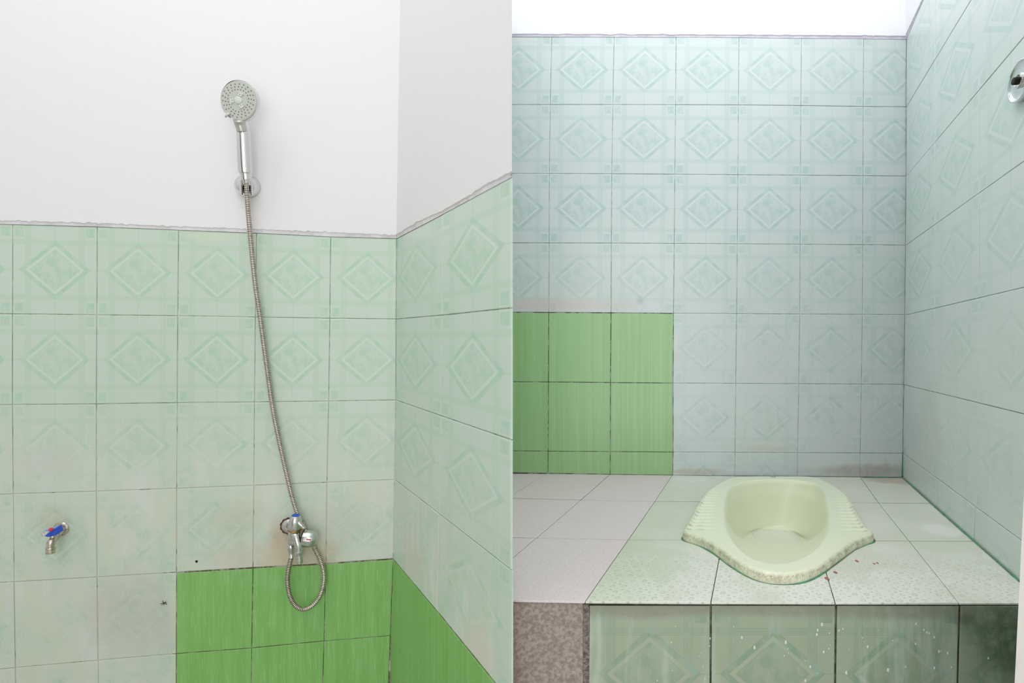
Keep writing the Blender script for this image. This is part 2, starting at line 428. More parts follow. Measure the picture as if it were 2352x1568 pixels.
# shower back wall
u_left = Pl_back.uv(gL[0][0])[0]
vtop = 1.75
v_t = Pl_back.uv(gL[0][-1])[1]
wl = wallslab('wall_left', Pl_back, u_left, 0.03, -1.6, vtop, -TH, .12, m_groutL); struct(wl)
for i in range(len(gL) - 1):
    for j in range(len(gL[0]) - 1):
        pts = quad(gL, i, j); greenp = (i >= 4 and j >= 5)
        if j == 7: uv = tri_edge_uv(0, .90, 0, 1)
        else: uv = tri_edge_uv(0, 1, 0, 1)
        uv = [uv[0], uv[1], uv[2], uv[3]]
        gap = 0.0009
        if greenp and i == 4: gap = [0.003, .0009, .0009, .0009]
        if min(p.z for p in pts) < 0:
            pts = [p if p.z > 0 else p + Pl_back.V * (-p.z / Pl_back.V.z) for p in pts]
        tile(pts, Pl_back.N, m_greenL if greenp else m_tileL, wl, gap=gap, uv=uv)
# ragged lower edge of the plaster, proud of the tiles
def ragged(name, pl, top_px, mat, parent, off, th, vt, n=90, jag=.0015, seed=0):
    pts0 = []
    for k in range(n + 1):
        t = k / n * (len(top_px) - 1); i = min(int(t), len(top_px) - 2); f = t - i
        a, b = top_px[i], top_px[i + 1]
        q = pl.hit(a[0] + (b[0] - a[0]) * f, a[1] + (b[1] - a[1]) * f, off)
        u, v = pl.uv(q - pl.N * off)
        v += jag * noise.noise(Vector((k * .45, seed, 0))) * 2
        pts0.append((u, v))
    vs = []; fs = []
    for u, v in pts0:
        uf = ub_ = ut = utb = u
        if pl is Pl_side:
            k_ = pts0.index((u, v)) / n; e_ = side_uend(v, off)
            uf, ub_, ut, utb = [(q if k_ > .999 else min(u, q)) for q in (side_uend(v, off), side_uend(v, off - th), side_uend(vt, off), side_uend(vt, off - th))]
        vs += [pl.pt(uf, v, off - .0015), pl.pt(uf, v + .0015, off), pl.pt(ut, vt, off), pl.pt(ub_, v - .000, off - th), pl.pt(utb, vt, off - th)]
    for k in range(n):
        a, b = k * 5, k * 5 + 5
        fs += [[a, b, b + 1, a + 1], [a + 1, b + 1, b + 2, a + 2], [a + 3, b + 3, b, a], [a + 2, b + 2, b + 4, a + 4]]
    fs += [[0, 1, 2, 4, 3], [n * 5, n * 5 + 3, n * 5 + 4, n * 5 + 2, n * 5 + 1]]
    return link_mesh(name, vs, fs, mat, parent)
ragged('plaster', Pl_back, [(-420, 489), (0, 507), (222, 513), (410, 521), (589, 527), (760, 534), (914, 541)], m_plaster_l, wl, .003, .009, vtop, 240)
def strip(name, pl, px_low, px_up, mat, parent, off):
    a = [pl.hit(*q, off) for q in px_low]; b = [pl.hit(*q, off) for q in px_up]
    n = len(a); vs = a + b + [p - pl.N * .003 for p in a] + [p - pl.N * .003 for p in b]; fs = []
    for k in range(n - 1):
        fs += [[k, k + 1, n + k + 1, n + k], [2 * n + k, 2 * n + k + 1, k + 1, k], [n + k, n + k + 1, 3 * n + k + 1, 3 * n + k]]
    return link_mesh(name, vs, fs, mat, parent)
strip('mortar_strip', Pl_back, [(-420, 498), (0, 514), (222, 520), (410, 527.5), (589, 534.5), (760, 543), (911, 547)],
      [(-420, 485), (0, 500), (222, 508), (410, 515), (589, 521), (760, 528), (911, 536)], m_mortar, wl, .0012)

# partition: its left face is the shower's splayed side wall, its right face closes the toilet bay
wp = None
def side_uend(v, off=0.0):       # u on the side plane where its end edge is, for height v
    a = Pl_side.uv(Pl_side.hit(1175.8, 0, off) - Pl_side.N * off); b = Pl_side.uv(Pl_side.hit(1175.8, 1500, off) - Pl_side.N * off)
    t = (v - a[1]) / (b[1] - a[1]); return a[0] + t * (b[0] - a[0])
def col(v, off):
    A = Pl_side.pt(-.04, v, off); B = Pl_side.pt(side_uend(v, off), v, off)
    return A, B
vs = []
vb = -1.6
for v in (vb, vtop):
    A, B = col(v, -TH)
    Cc = at(1162, 800, DR + .03); Cc.z = B.z; Dd = at(930, 800, DR + .03); Dd.z = A.z
    B = B - Pl_side.U * .0105
    vs += [A, B, Cc, Dd]
wp = link_mesh('wall_partition', list(vs), [[0, 1, 2, 3], [4, 5, 6, 7], [0, 1, 5, 4], [1, 2, 6, 5], [2, 3, 7, 6], [3, 0, 4, 7]], m_groutL); struct(wp)
nS = len(gS)
for i in range(nS - 1):
    for j in range(2):
        pts = quad(gS, i, j); greenp = i >= 4
        uv = tri_edge_uv(.04, 1, 0, 1) if j == 0 else tri_edge_uv(0, 1.0, 0, 1)
        if min(p.z for p in pts) < 0:
            pts = [p if p.z > 0 else p + Pl_side.V * (-p.z / Pl_side.V.z) for p in pts]
        tile(pts, Pl_side.N, m_greenL if greenp else m_tileS, wp, uv=uv, gap=[.0026, .0009, .0009, .0009] if i == 4 else .0009)
for i in range(3, nS - 1):
    a, b = gS[i][2], gS[i + 1][2]
    ua, va = Pl_side.uv(a); ub, vb2 = Pl_side.uv(b)
    k0 = (Pl_side.uv(gS[i][2])[1] - Pl_side.uv(gS[i][1])[1]) / (Pl_side.uv(gS[i][2])[0] - Pl_side.uv(gS[i][1])[0])
    if b.z < 0: continue
    ea = Pl_side.pt(side_uend(va) - .001, va); eb = Pl_side.pt(side_uend(vb2) - .001, vb2)
    if (eb - b).length < .003: continue
    tile([a, ea, eb, b], Pl_side.N, m_greenL if i >= 4 else m_tileS, wp, uv=tri_edge_uv(0, .06, 0, 1), gap=.0005, bev=.0005)
ragged('plaster', Pl_side, [(909, 540), (955, 512), (1017, 484), (1070, 454), (1120, 422), (1175.2, 395.5)], m_plaster_l, wp, .003, .009, vtop, 60, seed=4)
strip('mortar_strip', Pl_side, [(911, 547), (1017, 491.5), (1173.5, 407)], [(911, 534), (1017, 478), (1173.5, 393.5)], m_mortar, wp, .0012)
# tiles and plaster on the partition's right face (towards the toilet bay)
ztop = gR[0][0].z; zbk = gR[-1][0].z
def pface(q, z, off):
    a, b = vs[1], vs[5]; B_ = a.lerp(b, (z - a.z) / (b.z - a.z)); C_ = Vector((vs[2].x, vs[2].y, z)); C_ = C_ + (B_ - C_).normalized() * .036
    n_ = Vector(((C_ - B_).y, -(C_ - B_).x, 0)).normalized()
    return B_.lerp(C_, q) + n_ * off, n_
for a in range(4):
    for b in range(7):
        z1 = ztop - (ztop - zbk) * b / 6.4; z0 = max(zbk, ztop - (ztop - zbk) * (b + 1) / 6.4)
        pts = [pface(q, z, .0035)[0] for q, z in ((a / 4 if a else -.008, z1), ((a + 1) / 4, z1), ((a + 1) / 4, z0), (a / 4 if a else -.008, z0))]
        tile(pts, pface(.5, z1, 0)[1], m_greenR if b >= 4 else m_tileR, wp, uv=tri_edge_uv(0, 1, .6 if b == 6 else 0, 1))
slab('plaster', [pface(-.008, ztop + .012, .0035)[0], pface(1, ztop + .012, .0035)[0], pface(1, 2.8, .0035)[0], pface(-.008, 2.8, .0035)[0]], pface(.5, 2, 0)[1] * -.004, m_plaster_r, wp)

# toilet bay back wall
wr = wallslab('wall_back', Pr_back, -1.42, .12, -1.7, 1.75, -TH, .12, m_groutR); struct(wr)
for i in range(7):
    for j in range(7):
        pts = quad(gR, i, j); greenp = i >= 4 and j <= 2
        u0, u1, v0, v1 = 0, 1, 0, 1
        if j == 0: u0 = .35
        if j == 6: u1 = .685
        if i == 0: v1 = .97
        if i == 6: v0 = .68
        gap = .0010
        if i == 4 and greenp: gap = [.0022, .0012, .0012, .0012]
        tile(pts, Pr_back.N, m_greenR if greenp else m_tileR, wr, gap=gap, uv=tri_edge_uv(u0, u1, v0, v1))
ragged('plaster', Pr_back, [(1168, 78), (1500, 79), (1800, 80.5), (2000, 82), (2084, 83)], m_plaster_r, wr, .004, .012, 1.75, 120, seed=9)
strip('mortar_strip', Pr_back, [(1168, 84), (1697, 86), (2082, 90)], [(1168, 74), (1697, 76), (2082, 79)], m_mortar_r, wr, .0012)
# toilet bay right wall
ulast = Pr_side.uv(gT[0][-1])[0]
ws = wallslab('wall_right', Pr_side, -.04, ulast, -1.7, 1.75, -TH, .12, m_groutR); struct(ws)
for i in range(7):
    for j in range(5):
        pts = quad(gT, i, j)
        uv = tri_edge_uv(0, 1, .68 if i == 6 else 0, .97 if i == 0 else 1)
        tile(pts, Pr_side.N, m_tileT, ws, uv=uv, gap=.0008)
ragged('plaster', Pr_side, [(2078, 84), (2100, 37), (2118, -2), (2200, -195), (2300, -430), (2400, -660)], m_plaster_r, ws, .004, .012, 1.75, 80, seed=13)
strip('mortar_strip', Pr_side, [(2082.5, 88), (2120, 0), (2400, -661)], [(2078, 84), (2115, -3), (2395, -664)], m_mortar_r, ws, .0012)

# floor (behind and below), far wall behind the camera with an added wide opening for light, left end wall
m_floor = simple('floor_cement', '#b9b6ae', .7, var='#a8a59c', scale=8)
slab('floor', [Vector((-2.4, -1.6, 0)), Vector((1.4, -1.6, 0)), Vector((1.4, 2.2, 0)), Vector((-2.4, 2.2, 0))], Vector((0, 0, -.1)), m_floor)['kind'] = 'structure'
m_wall0 = plaster('white_plaster_entry', '#dedcd8')
def vslab(name, x0, y0, x1, y1, z0, z1, th, mat, parent=None):
    d = Vector((x1 - x0, y1 - y0, 0)).normalized(); n = Vector((-d.y, d.x, 0)) * th
    return slab(name, [Vector((x0, y0, z0)), Vector((x1, y1, z0)), Vector((x1, y1, z1)), Vector((x0, y0, z1))], n, mat, parent)
e0 = gL[0][0]
vslab('wall_left_end', e0.x + .02, e0.y + .1, e0.x - .1, -1.4, 0, 2.8, -.1, m_wall0)['kind'] = 'structure'
wf = vslab('wall_front', e0.x - .1, -1.4, -1.35, -1.4, 0, 2.8, -.1, m_wall0); wf['kind'] = 'structure'
vslab('pier', .75, -1.4, 1.0, -1.4, 0, 2.8, -.1, m_wall0, wf)  # unseen wall stubs, kept to give the chrome some darker reflections
m_refl_door = simple('reflection_door_brown', '#6b5543', .5, var='#5c4838', scale=12)
dr = vslab('reflection_door_1', -1.36, -1.42, -1.42, -.60, 0, 2.05, -.04, m_refl_door); dr['kind'] = 'structure'  # unseen door leaf, added only as a dark reflection for the chrome
eR = Pr_side.pt(ulast, 0)
vslab('wall_right_end', eR.x + .0, eR.y, 1.0, -1.4, 0, 2.8, .1, m_wall0)['kind'] = 'structure'

# ------------------------------------------------------------ platform and ledge
yF = .942; zt = CZ - HF
m_plat = NT('platform_tile'); t = m_plat; p = t.pos(); X, Y, Z = t.xyz(p)
n1 = t.noise(p, 7, 4, .6, .4); n3 = t.noise(p, 120, 4, .6)
xs = t.sub(X, t.mul(Y, .254)); rw = t.M('DIVIDE', Y, .0234); ri_ = t.M('FLOOR', rw)
cx_ = t.sub(t.M('FRACT', t.add(t.M('DIVIDE', xs, .0198), t.mul(ri_, .5))), .5); cy_ = t.sub(t.M('FRACT', rw), .5)
dd = t.M('SQRT', t.add(t.M('POWER', t.mul(cx_, 1.0), 2.0), t.M('POWER', t.mul(cy_, .9), 2.0)))
el = t.ss(dd, .24, .17); rim_ = t.mul(t.ss(dd, .26, .21), t.ss(dd, .10, .20, .35, 1.0))
c2 = t.M('SQRT', t.add(t.M('POWER', t.sub(t.M('ABSOLUTE', cx_), .46), 2.0), t.M('POWER', t.sub(t.M('ABSOLUTE', cy_), .40), 2.0)))
dk = t.ss(c2, .12, .06); dots = t.mx(t.mul(rim_, .8), dk)
dots = t.mul(dots, t.ss(t.noise(p, 90, 3, .6), .35, .6))
frontm = t.mul(t.ss(Y, 1.24, 1.06), t.ss(n1, .30, .55, .5, 1.0))
colr = t.mix(t.ss(n1, .35, .65), lin('#cdd0c1'), lin('#d5d6cb'))
whm = t.ss(t.add(n1, t.mul(t.ss(Y, 1.3, 1.0), .22)), .55, .75)
colr = t.mix(t.mul(whm, .7), colr, lin('#dcddd6'))
colr = t.mix(t.mul(t.ss(X, .12, .02), .30), colr, lin('#b9c6a4'))
colr = t.mix(t.mul(t.mul(dots, frontm), .50), colr, lin('#8f937c'))
for c, r, hx, am in [(at(2160, 1210, 1.33), (.045, .05, .05), '#dfdfdb', .8), (at(1580, 1103, 1.82), (.09, .05, .05), '#dcdfd8', .8), (at(2060, 1100, 1.84), (.10, .07, .05), '#b3a698', .7)]:
    c = Vector((c.x, c.y, zt)); d = t.dist(p, tuple(c), r)
    colr = t.mix(t.mul(t.ss(t.add(d, t.mul(t.sub(n1, .5), 1.5)), 1.1, .7), am), colr, lin(hx))
colr = t.mix(t.mul(t.ss(n3, .70, .76), .35), colr, lin('#8c8c7c'))
t.set(col=colr, rough=.42, spec=.35); t.bump(t.add(t.mul(el, frontm), t.mul(n3, .08)), .25, .0014); m_plat = t.m
t = NT('ledge_tile'); p = t.pos(); nn = t.noise(p, 330, 3, .7); nb = t.noise(p, 5, 3)
t.set(col=t.mix(t.ss(nn, .4, .65), lin('#dfd2d6'), lin('#d2c6ca')), rough=.6, spec=.3); t.bump(nn, .35, .0012); m_ledge = t.m
t = NT('ledge_front_tile'); p = t.pos(); nn = t.noise(p, 150, 5, .75)
t.set(col=t.mix(t.ss(nn, .40, .62), lin('#8b7f77'), lin('#aaa097')), rough=.7, spec=.25); t.bump(nn, .6, .0015); m_ledgeF = t.m
m_core = simple('cement_core', '#8d857f', .95, var='#5e5550', scale=160, bump=.8)

def fl(px, py): return Fl.hit(px, py)
def flat_clear(o): return o
Xe = fl(1176, 1380).x
body_pts = []
def top(px, py): 
    q = fl(px, py); return q - Fl.N * TH
eL = 1174.0
pl_body = slab('platform', [top(1544, 1090), top(2090, 1088), top(2410, 1386), top(1346, 1383)], Vector((0, 0, -.74)), m_groutF); struct(pl_body)
# move front slab face back a little so the front tiles sit on it
lg_body = slab('ledge', [top(eL, 1086), top(1544, 1090), top(1346, 1382.5), top(eL, 1379)], Vector((0, 0, -.74)), m_groutF); struct(lg_body)
for b in (pl_body, lg_body):
    for v in b.data.vertices:
        if v.co.y < 1.1: v.co.y = yF + .0045
KX = [[1113, 1257, 1401, 1544, 1689, 1832, 1976, 2072], [1000, 1165, 1334, 1504, 1677, 1850, 2018, 2137], [850, 1040, 1232, 1443, 1660, 1875.5, 2088, 2236], [640, 850, 1063, 1343, 1632.5, 1918.5, 2203, 2398]]
KY = [[1084, 1086.5, 1089, 1091, 1093, 1094, 1095.5, 1096.5], [1141, 1143.5, 1147.5, 1151, 1152, 1153, 1154.5, 1155], [1227, 1230, 1235, 1239, 1240, 1241, 1242, 1242], [1371, 1374, 1377, 1382.5, 1384.3, 1385, 1385.5, 1385.5]]
plat_tiles = []
for i in range(3):
    for j in range(7):
        q = [(KX[i][j], KY[i][j]), (KX[i][j + 1], KY[i][j + 1]), (KX[i + 1][j + 1], KY[i + 1][j + 1]), (KX[i + 1][j], KY[i + 1][j])]
        q = clip_left(q, eL)
        if len(q) < 3: continue
        pts = [fl(*a) for a in q]
        gp = []
        for a_ in range(len(pts)):
            e_ = (pts[(a_ + 1) % len(pts)] - pts[a_]).normalized(); gp.append(.0020 if abs(e_.x) > .8 else .0008)
        if j < 3: tile(pts, Fl.N, m_ledge, lg_body, gap=gp, bev=.0007)
        else: plat_tiles.append(tile(pts, Fl.N, m_plat, pl_body, gap=gp, bev=.0007))
# front faces
Pf = Plane(at(1760, 1450, yF), Vector((1, 0, -.004)), Vector((.008, 0, 1)))
fx = [(1352, 1350), (1632.8, 1631.5), (1920.5, 1917), (2204.5, 2196), (2420, 2415)]
for k in range(4):
    a, b = fx[k], fx[k + 1]
    yb = 1706
    pts = [Pf.hit(a[0], 1388.5), Pf.hit(b[0], 1389), Pf.hit(b[1], yb), Pf.hit(a[1], yb)]
    tile(pts, Pf.N, m_tileF, pl_body, gap=.0017, bev=.0009, uv=tri_edge_uv(0, 1 if k < 3 else .75, 0, 1))
    pts = [Pf.hit(a[1], yb), Pf.hit(b[1], yb), Pf.hit(b[1], 2024), Pf.hit(a[1], 2024)]
    tile(pts, Pf.N, m_tileF, pl_body, gap=.0017, bev=.0009, uv=tri_edge_uv(0, 1 if k < 3 else .75, 0, 1))
tile([Pf.hit(eL, 1381.5), Pf.hit(1339.5, 1384.5), Pf.hit(1339.5, 1706), Pf.hit(eL, 1706)], Pf.N, m_ledgeF, lg_body, gap=.0006, bev=.0008)
tile([Pf.hit(eL, 1706), Pf.hit(1339.5, 1706), Pf.hit(1339.5, 2024), Pf.hit(eL, 2024)], Pf.N, m_ledgeF, lg_body, gap=.0006, bev=.0008)
# broken mortar in the joint between the stone tile and the glazed ones
vs = []; fs = []; n = 90
for k in range(n + 1):
    y = 1387 + k * 3.6
    for c_, x in enumerate((1337, 1342, 1347, 1353.5)):
        q = Pf.hit(x + (2.6 * noise.noise(Vector((k * .33, c_ * 3, 2))) if c_ == 3 else 0), y, -.0020 + (.0018 * noise.noise(Vector((k * .6, c_ * 2.2, 0))) if c_ in (1, 2) else 0))
        vs.append(q)
for k in range(n):
    for c_ in range(3): fs.append([k * 4 + c_, k * 4 + c_ + 1, k * 4 + 5 + c_, k * 4 + 4 + c_])
link_mesh('mortar_joint', vs, fs, m_core, pl_body)

# ------------------------------------------------------------ squat toilet
RIM = .019
out_front = [(2007, 1236), (2006.5, 1246), (1988, 1251.5), (1964, 1262), (1947.6, 1273.5), (1928.6, 1288), (1909.5, 1302.5), (1890.5, 1316.5), (1866.7, 1330.5), (1845, 1338.5), (1809.5, 1343.5), (1773.8, 1342.5),
             (1738, 1334.5), (1714, 1323.5), (1690.5, 1309.5), (1666.7, 1292.5), (1652, 1281), (1635.7, 1269), (1614, 1257), (1590.5, 1248), (1571.4, 1243), (1565.5, 1236)]
out_back = [(1566.5, 1219), (1578.6, 1196), (1592.9, 1168.5), (1607, 1145), (1619, 1129), (1635.7, 1116.5), (1662, 1102.5), (1675, 1096), (1688, 1093), (1730, 1092), (1785, 1092), (1840, 1092.2), (1867, 1093), (1881, 1096.5), (1905, 1108), (1928.5, 1121.5), (1945, 1134), (1962, 1157.5), (1978.5, 1185.5), (1993, 1208), (2004, 1221)]
opening = [(1769, 1100), (1714, 1105), (1681, 1116), (1671.4, 1129), (1665.5, 1160), (1665.5, 1184), (1669, 1208), (1676, 1227), (1690.5, 1248), (1707, 1266), (1733, 1283), (1766.7, 1292), (1797.6, 1292),
           (1833, 1284), (1864, 1266), (1885.7, 1243), (1897.6, 1224), (1902.4, 1198), (1902, 1175), (1895, 1141), (1885.7, 1119.5), (1871.4, 1109), (1833, 1102.5)]
outline = [Fl.hit(*q) for q in out_front] + [Fl.hit(*q, RIM) for q in out_back]
opening = [Fl.hit(*q, RIM) for q in opening]
sk = Vector((343 / 1350, 1, 0))                      # the bay's depth direction
cen = Fl.hit(1785, 1195); cz0 = cen.z
def flat(p): return Vector((p.x, p.y, 0))
def polar(poly, c, n):
    """distance of closed polygon from c along n directions"""
    out = []
    for k in range(n):
        a = 2 * math.pi * k / n; d = Vector((math.cos(a), math.sin(a), 0)); best = 0
        for i in range(len(poly)):
            p, q = flat(poly[i]) - flat(c), flat(poly[(i + 1) % len(poly)]) - flat(c)
            e = q - p; den = d.x * e.y - d.y * e.x
            if abs(den) < 1e-12: continue
            tt = (p.x * e.y - p.y * e.x) / den; ss = (p.x * d.y - p.y * d.x) / den
            if tt > 0 and -1e-6 <= ss <= 1 + 1e-6: best = max(best, tt)
        out.append(best)
    return out
NA = 360
def smooth(l, n, amt=.5):
    for _ in range(n): l = [l[i] * (1 - amt) + amt * .5 * (l[i - 1] + l[(i + 1) % len(l)]) for i in range(len(l))]
    return l
ro = smooth(polar(outline, cen, NA), 4); ri = smooth(polar(opening, cen, NA), 10)
drain_c = at(1783, 1229, (HF + .115) * F / (1229 - 800)); drain_c.z = cz0 - .115
RD = .066
dirs = [Vector((math.cos(2 * math.pi * k / NA), math.sin(2 * math.pi * k / NA), 0)) for k in range(NA)]
vs = []; dirt = []; rings = 0
yb0, yb1 = Fl.hit(1785, 1222, RIM).y, Fl.hit(1785, 1122, RIM).y
def add_ring(fn):
    global rings
    for k in range(NA):
        p, d = fn(k); vs.append(p); dirt.append(d)
    rings += 1
def h0(k): return cz0
sidef = []
def base(k, r, dz, d=0.0): return (Vector((cen.x, cen.y, cz0)) + dirs[k] * r + Vector((0, 0, dz - .009 * (dirs[k].x * r))), d)
def frontness(k): return max(0, -dirs[k].y)
def ridge_d(k):
    p, _ = base(k, ro[k] - .0115, 0); m = max(0, min(1, (p.y - yb0) / .02)) * max(0, min(1, (yb1 - p.y) / .10)) * (1 if abs(dirs[k].x) > .35 else 0)
    return .05 + .95 * m * (.45 + .55 * math.sin(2 * math.pi * (p.y - yb0) / .0262 + 2.2))
add_ring(lambda k: base(k, ro[k] - .001, -.012, .9))
add_ring(lambda k: base(k, ro[k], .0005, .5))
add_ring(lambda k: base(k, ro[k] + .0005, RIM * .35, .70 * (.55 + .45 * frontness(k))))
add_ring(lambda k: base(k, ro[k] - .0006, RIM * .66, 1.0 * (.5 + .5 * frontness(k))))
add_ring(lambda k: base(k, ro[k] - .0028, RIM * .87, .45))
add_ring(lambda k: base(k, ro[k] - .0065, RIM * .97, .25))
add_ring(lambda k: base(k, ro[k] - .0115, RIM, ridge_d(k)))
NT_ = 30
def topz(p, t, k):
    # ribbed foot rests each side of the bowl
    yy = p.y; wv = 0
    m = max(0, min(1, (yy - yb0) / .02)) * max(0, min(1, (yb1 - yy) / .03)) * max(0, min(1, t / .05)) * max(0, min(1, (.80 - t) / .25)) * (1 if abs(dirs[k].x) > .35 else 0)
    return m, math.sin(2 * math.pi * (yy - yb0) / .0262)
for a in range(1, NT_ + 1):
    t_ = a / (NT_ + 1)
    def f(k, t_=t_):
        r0 = ro[k] - .0115; r1 = ri[k] + .010
        r = r0 + (r1 - r0) * t_
        p, _ = base(k, r, RIM)
        m, wv = topz(p, t_, k)
        dz = .0012 * m * wv - .0008 * m
        d = 0.0
        if m > 0: d = min(1, m * 3) * max(0, -wv) * (1.3 if t_ < .12 else (.55 if .25 < t_ < .42 else 0)) * max(.25, min(1, (yb1 - p.y) / (yb1 - yb0) * 1.1))
        return (p + Vector((0, 0, dz)), d)
    add_ring(f)
add_ring(lambda k: base(k, ri[k] + .009, RIM))
add_ring(lambda k: base(k, ri[k] + .004, RIM - .0006))
add_ring(lambda k: base(k, ri[k], RIM - .003))
NB = 26
dlen = []
for a in range(1, NB + 1):
    t_ = a / NB
    def f(k, t_=t_):
        P0, _ = base(k, ri[k] - .001, RIM - .003)
        P1 = drain_c + dirs[k] * RD * (1.05)
        fr = max(0, -dirs[k].y); fr = fr * fr * (3 - 2 * fr)
        steep = 1 - (1 - t_) ** 2.1
        gentle = .62 * t_ + .38 * (3 * t_ * t_ - 2 * t_ ** 3)
        gentle = .12 * (1 - (1 - t_) ** 6) + .88 * gentle
        fz = fr * gentle + (1 - fr) * steep
        q = t_
        P = Vector((P0.x + (P1.x - P0.x) * q, P0.y + (P1.y - P0.y) * q, P0.z + (P1.z - P0.z) * fz))
        return P, 0.0
    add_ring(f)
for dr_, dz_ in ((.98, -.0008), (.95, -.003), (.93, -.008), (.92, -.05)):
    add_ring(lambda k, a=dr_, b=dz_: (drain_c + dirs[k] * RD * a + Vector((0, 0, b)), .15 if b > -.02 else .0))
bs = 7 + NT_ + 2
for _ in range(14):
    nv = {}
    for a in range(bs + 3, rings - 3):
        for k in range(NA):
            i = a * NA + k; nv[i] = vs[i] * .4 + (vs[i - NA] + vs[i + NA] + vs[a * NA + (k - 2) % NA] + vs[a * NA + (k + 2) % NA]) * .15
    for i, v in nv.items(): vs[i] = v
fs = []
for a in range(rings - 1):
    for k in range(NA):
        q = (k + 1) % NA; fs.append([a * NA + k, a * NA + q, (a + 1) * NA + q, (a + 1) * NA + k])
fs.append([(rings - 1) * NA + k for k in range(NA)])
t = NT('toilet_glaze'); p = t.pos()
at_ = t.n.new('ShaderNodeAttribute'); at_.attribute_name = 'dirt'
n1 = t.noise(p, 40, 5, .7); n2 = t.noise(p, 260, 4, .7); n4 = t.noise(p, 6, 3)
colr = t.mix(t.mul(t.ss(n4, .4, .7), .3), lin('#e4e7ce'), lin('#e1e5c8'))
k_ = t.mul(t.M('POWER', at_.outputs['Fac'], 1.3), t.ss(t.add(n1, t.mul(t.sub(n2, .5), .6)), .34, .72))
colr = t.mix(t.mul(k_, .92), colr, lin('#85735a'))
t.set(col=colr, rough=t.add(.30, t.mul(k_, .35)), spec=.4, coat=.08)
m_toilet = t.m
toilet = empty('squat_toilet', (cen.x, cen.y, cz0))
meta(toilet, 'pale yellow-green ceramic squat toilet with ribbed footrests set in the tiled platform', 'toilet')
pan = link_mesh('pan', vs, fs, m_toilet, toilet, smooth=True)
aa = pan.data.attributes.new('dirt', 'FLOAT', 'POINT')
for i, d in enumerate(dirt): aa.data[i].value = d
t = NT('standing_water'); t.set(col=lin('#dcded0'), rough=.12, spec=.5); t.b.inputs['IOR'].default_value = 1.33
m_water = t.m
lathe('water', [(RD * .945, 0), (RD * .945, .002)], Vector((0, 0, 1)), drain_c + Vector((0, 0, -.007)), m_water, toilet, 48)
# green silicone bead round the base
m_bead = simple('green_sealant', '#3d9c6c', .6, var='#5d7062', scale=45)
bead = []
for k in range(0, NA, 2):
    p, _ = base(k, ro[k] + .0018 + .0016 * noise.noise(Vector((k * .12, 0, 5))), .0004); bead.append(p)
bead.append(bead[0].copy())
tube('sealant', bead, lambda i: max(.0004, .0006 + .0030 * abs(noise.noise(Vector((i * .11, 3, 1))))), m_bead, toilet, 8, cap=False)
m_ink = simple('faded_blue_ink', '#7f8fae', .6)
# faded maker's mark at the back of the rim: short blue strokes
lp = Fl.hit(1770, 1094.6, RIM + .0004); vs = []; fs = []
xx = 0
mk = empty('tmp', (0, 0, 0)); bpy.data.objects.remove(mk)
random.seed(3)
tc = bpy.data.curves.new('mark', 'FONT'); tc.body = 'Sanitair'; tc.size = .0095; tc.extrude = .0001; tc.align_x = 'LEFT'
to = bpy.data.objects.new('mark', tc); C.objects.link(to); dgm = bpy.context.evaluated_depsgraph_get()
tm = bpy.data.meshes.new_from_object(to.evaluated_get(dgm)); bpy.data.objects.remove(to)
tm.materials.clear(); tm.materials.append(m_ink)
tm.transform(Matrix.Translation(lp + Vector((0, -.006, 0))) @ Matrix.Diagonal((.56, 1.6, 1, 1)))
mo = bpy.data.objects.new('maker_mark', tm); C.objects.link(mo); attach(mo, toilet); mo['label'] = 'tiny faded blue maker mark'

# cut the platform and its tiles under the pan
cv = [Vector((cen.x, cen.y, 0)) + dirs[k] * (ro[k] - .012) for k in range(0, NA, 3)]
n = len(cv); cvs = [v + Vector((0, 0, cz0 - .35)) for v in cv] + [v + Vector((0, 0, cz0 + .05)) for v in cv]
cut = link_mesh('cutter', cvs, [list(range(n))[::-1], list(range(n, 2 * n))] + [[i, (i + 1) % n, n + (i + 1) % n, n + i] for i in range(n)], m_dark)
for o in plat_tiles + [pl_body]:
    md = o.modifiers.new('cut', 'BOOLEAN'); md.operation = 'DIFFERENCE'; md.object = cut; md.solver = 'EXACT'
dg = bpy.context.evaluated_depsgraph_get()
for o in plat_tiles + [pl_body]:
    me = bpy.data.meshes.new_from_object(o.evaluated_get(dg)); o.modifiers.clear(); o.data = me
bpy.data.objects.remove(cut)
for o in list(plat_tiles):
    if len(o.data.vertices) == 0: bpy.data.objects.remove(o)

# green sealant along wall foot of the right wall and back corner
path = resample([fl(1980, 1096.5) , fl(2073, 1097), fl(2138, 1156), fl(2236.5, 1242.5), fl(2340, 1334)], .004)
path = [q + Vector((-.0006, -.0006, .0006)) for q in path]
tube('sealant', path, lambda i: .0012 + .0020 * abs(noise.noise(Vector((i * .16, 9, 1)))), m_bead, pl_body, 6)
path = resample([Pr_back.hit(2072.5, 1094, .001), Pr_back.hit(2074, 1035, .001)], .004)
tube('sealant', path, lambda i: max(.0004, .0022 * (1 - i / len(path))), m_bead, wr, 6)

# ------------------------------------------------------------ hand shower, holder, hose
def wb(px, py, off): return Pl_back.hit(px, py, off)
NB_ = Pl_back.N
mm = 1.0 / F
# holder
hd = empty('shower_holder', wb(566, 429, 0))
meta(hd, 'round chrome wall bracket on the white plaster holding the hand shower', 'holder')
ho = wb(570, 428, .006)
ax = Vector((.10, -1, .0)).normalized()
s = (ho - CAM).y / F
R_ = 26.0 * s
lathe('rosette', [(R_ * .96, -.004), (R_ * 1.0, 0), (R_ * 1.0, .004), (R_ * .97, .009), (R_ * .88, .016), (R_ * .72, .023), (R_ * .5, .028), (R_ * .25, .030), (.0005, .0305)], ax, ho, m_chrome, hd, 48)
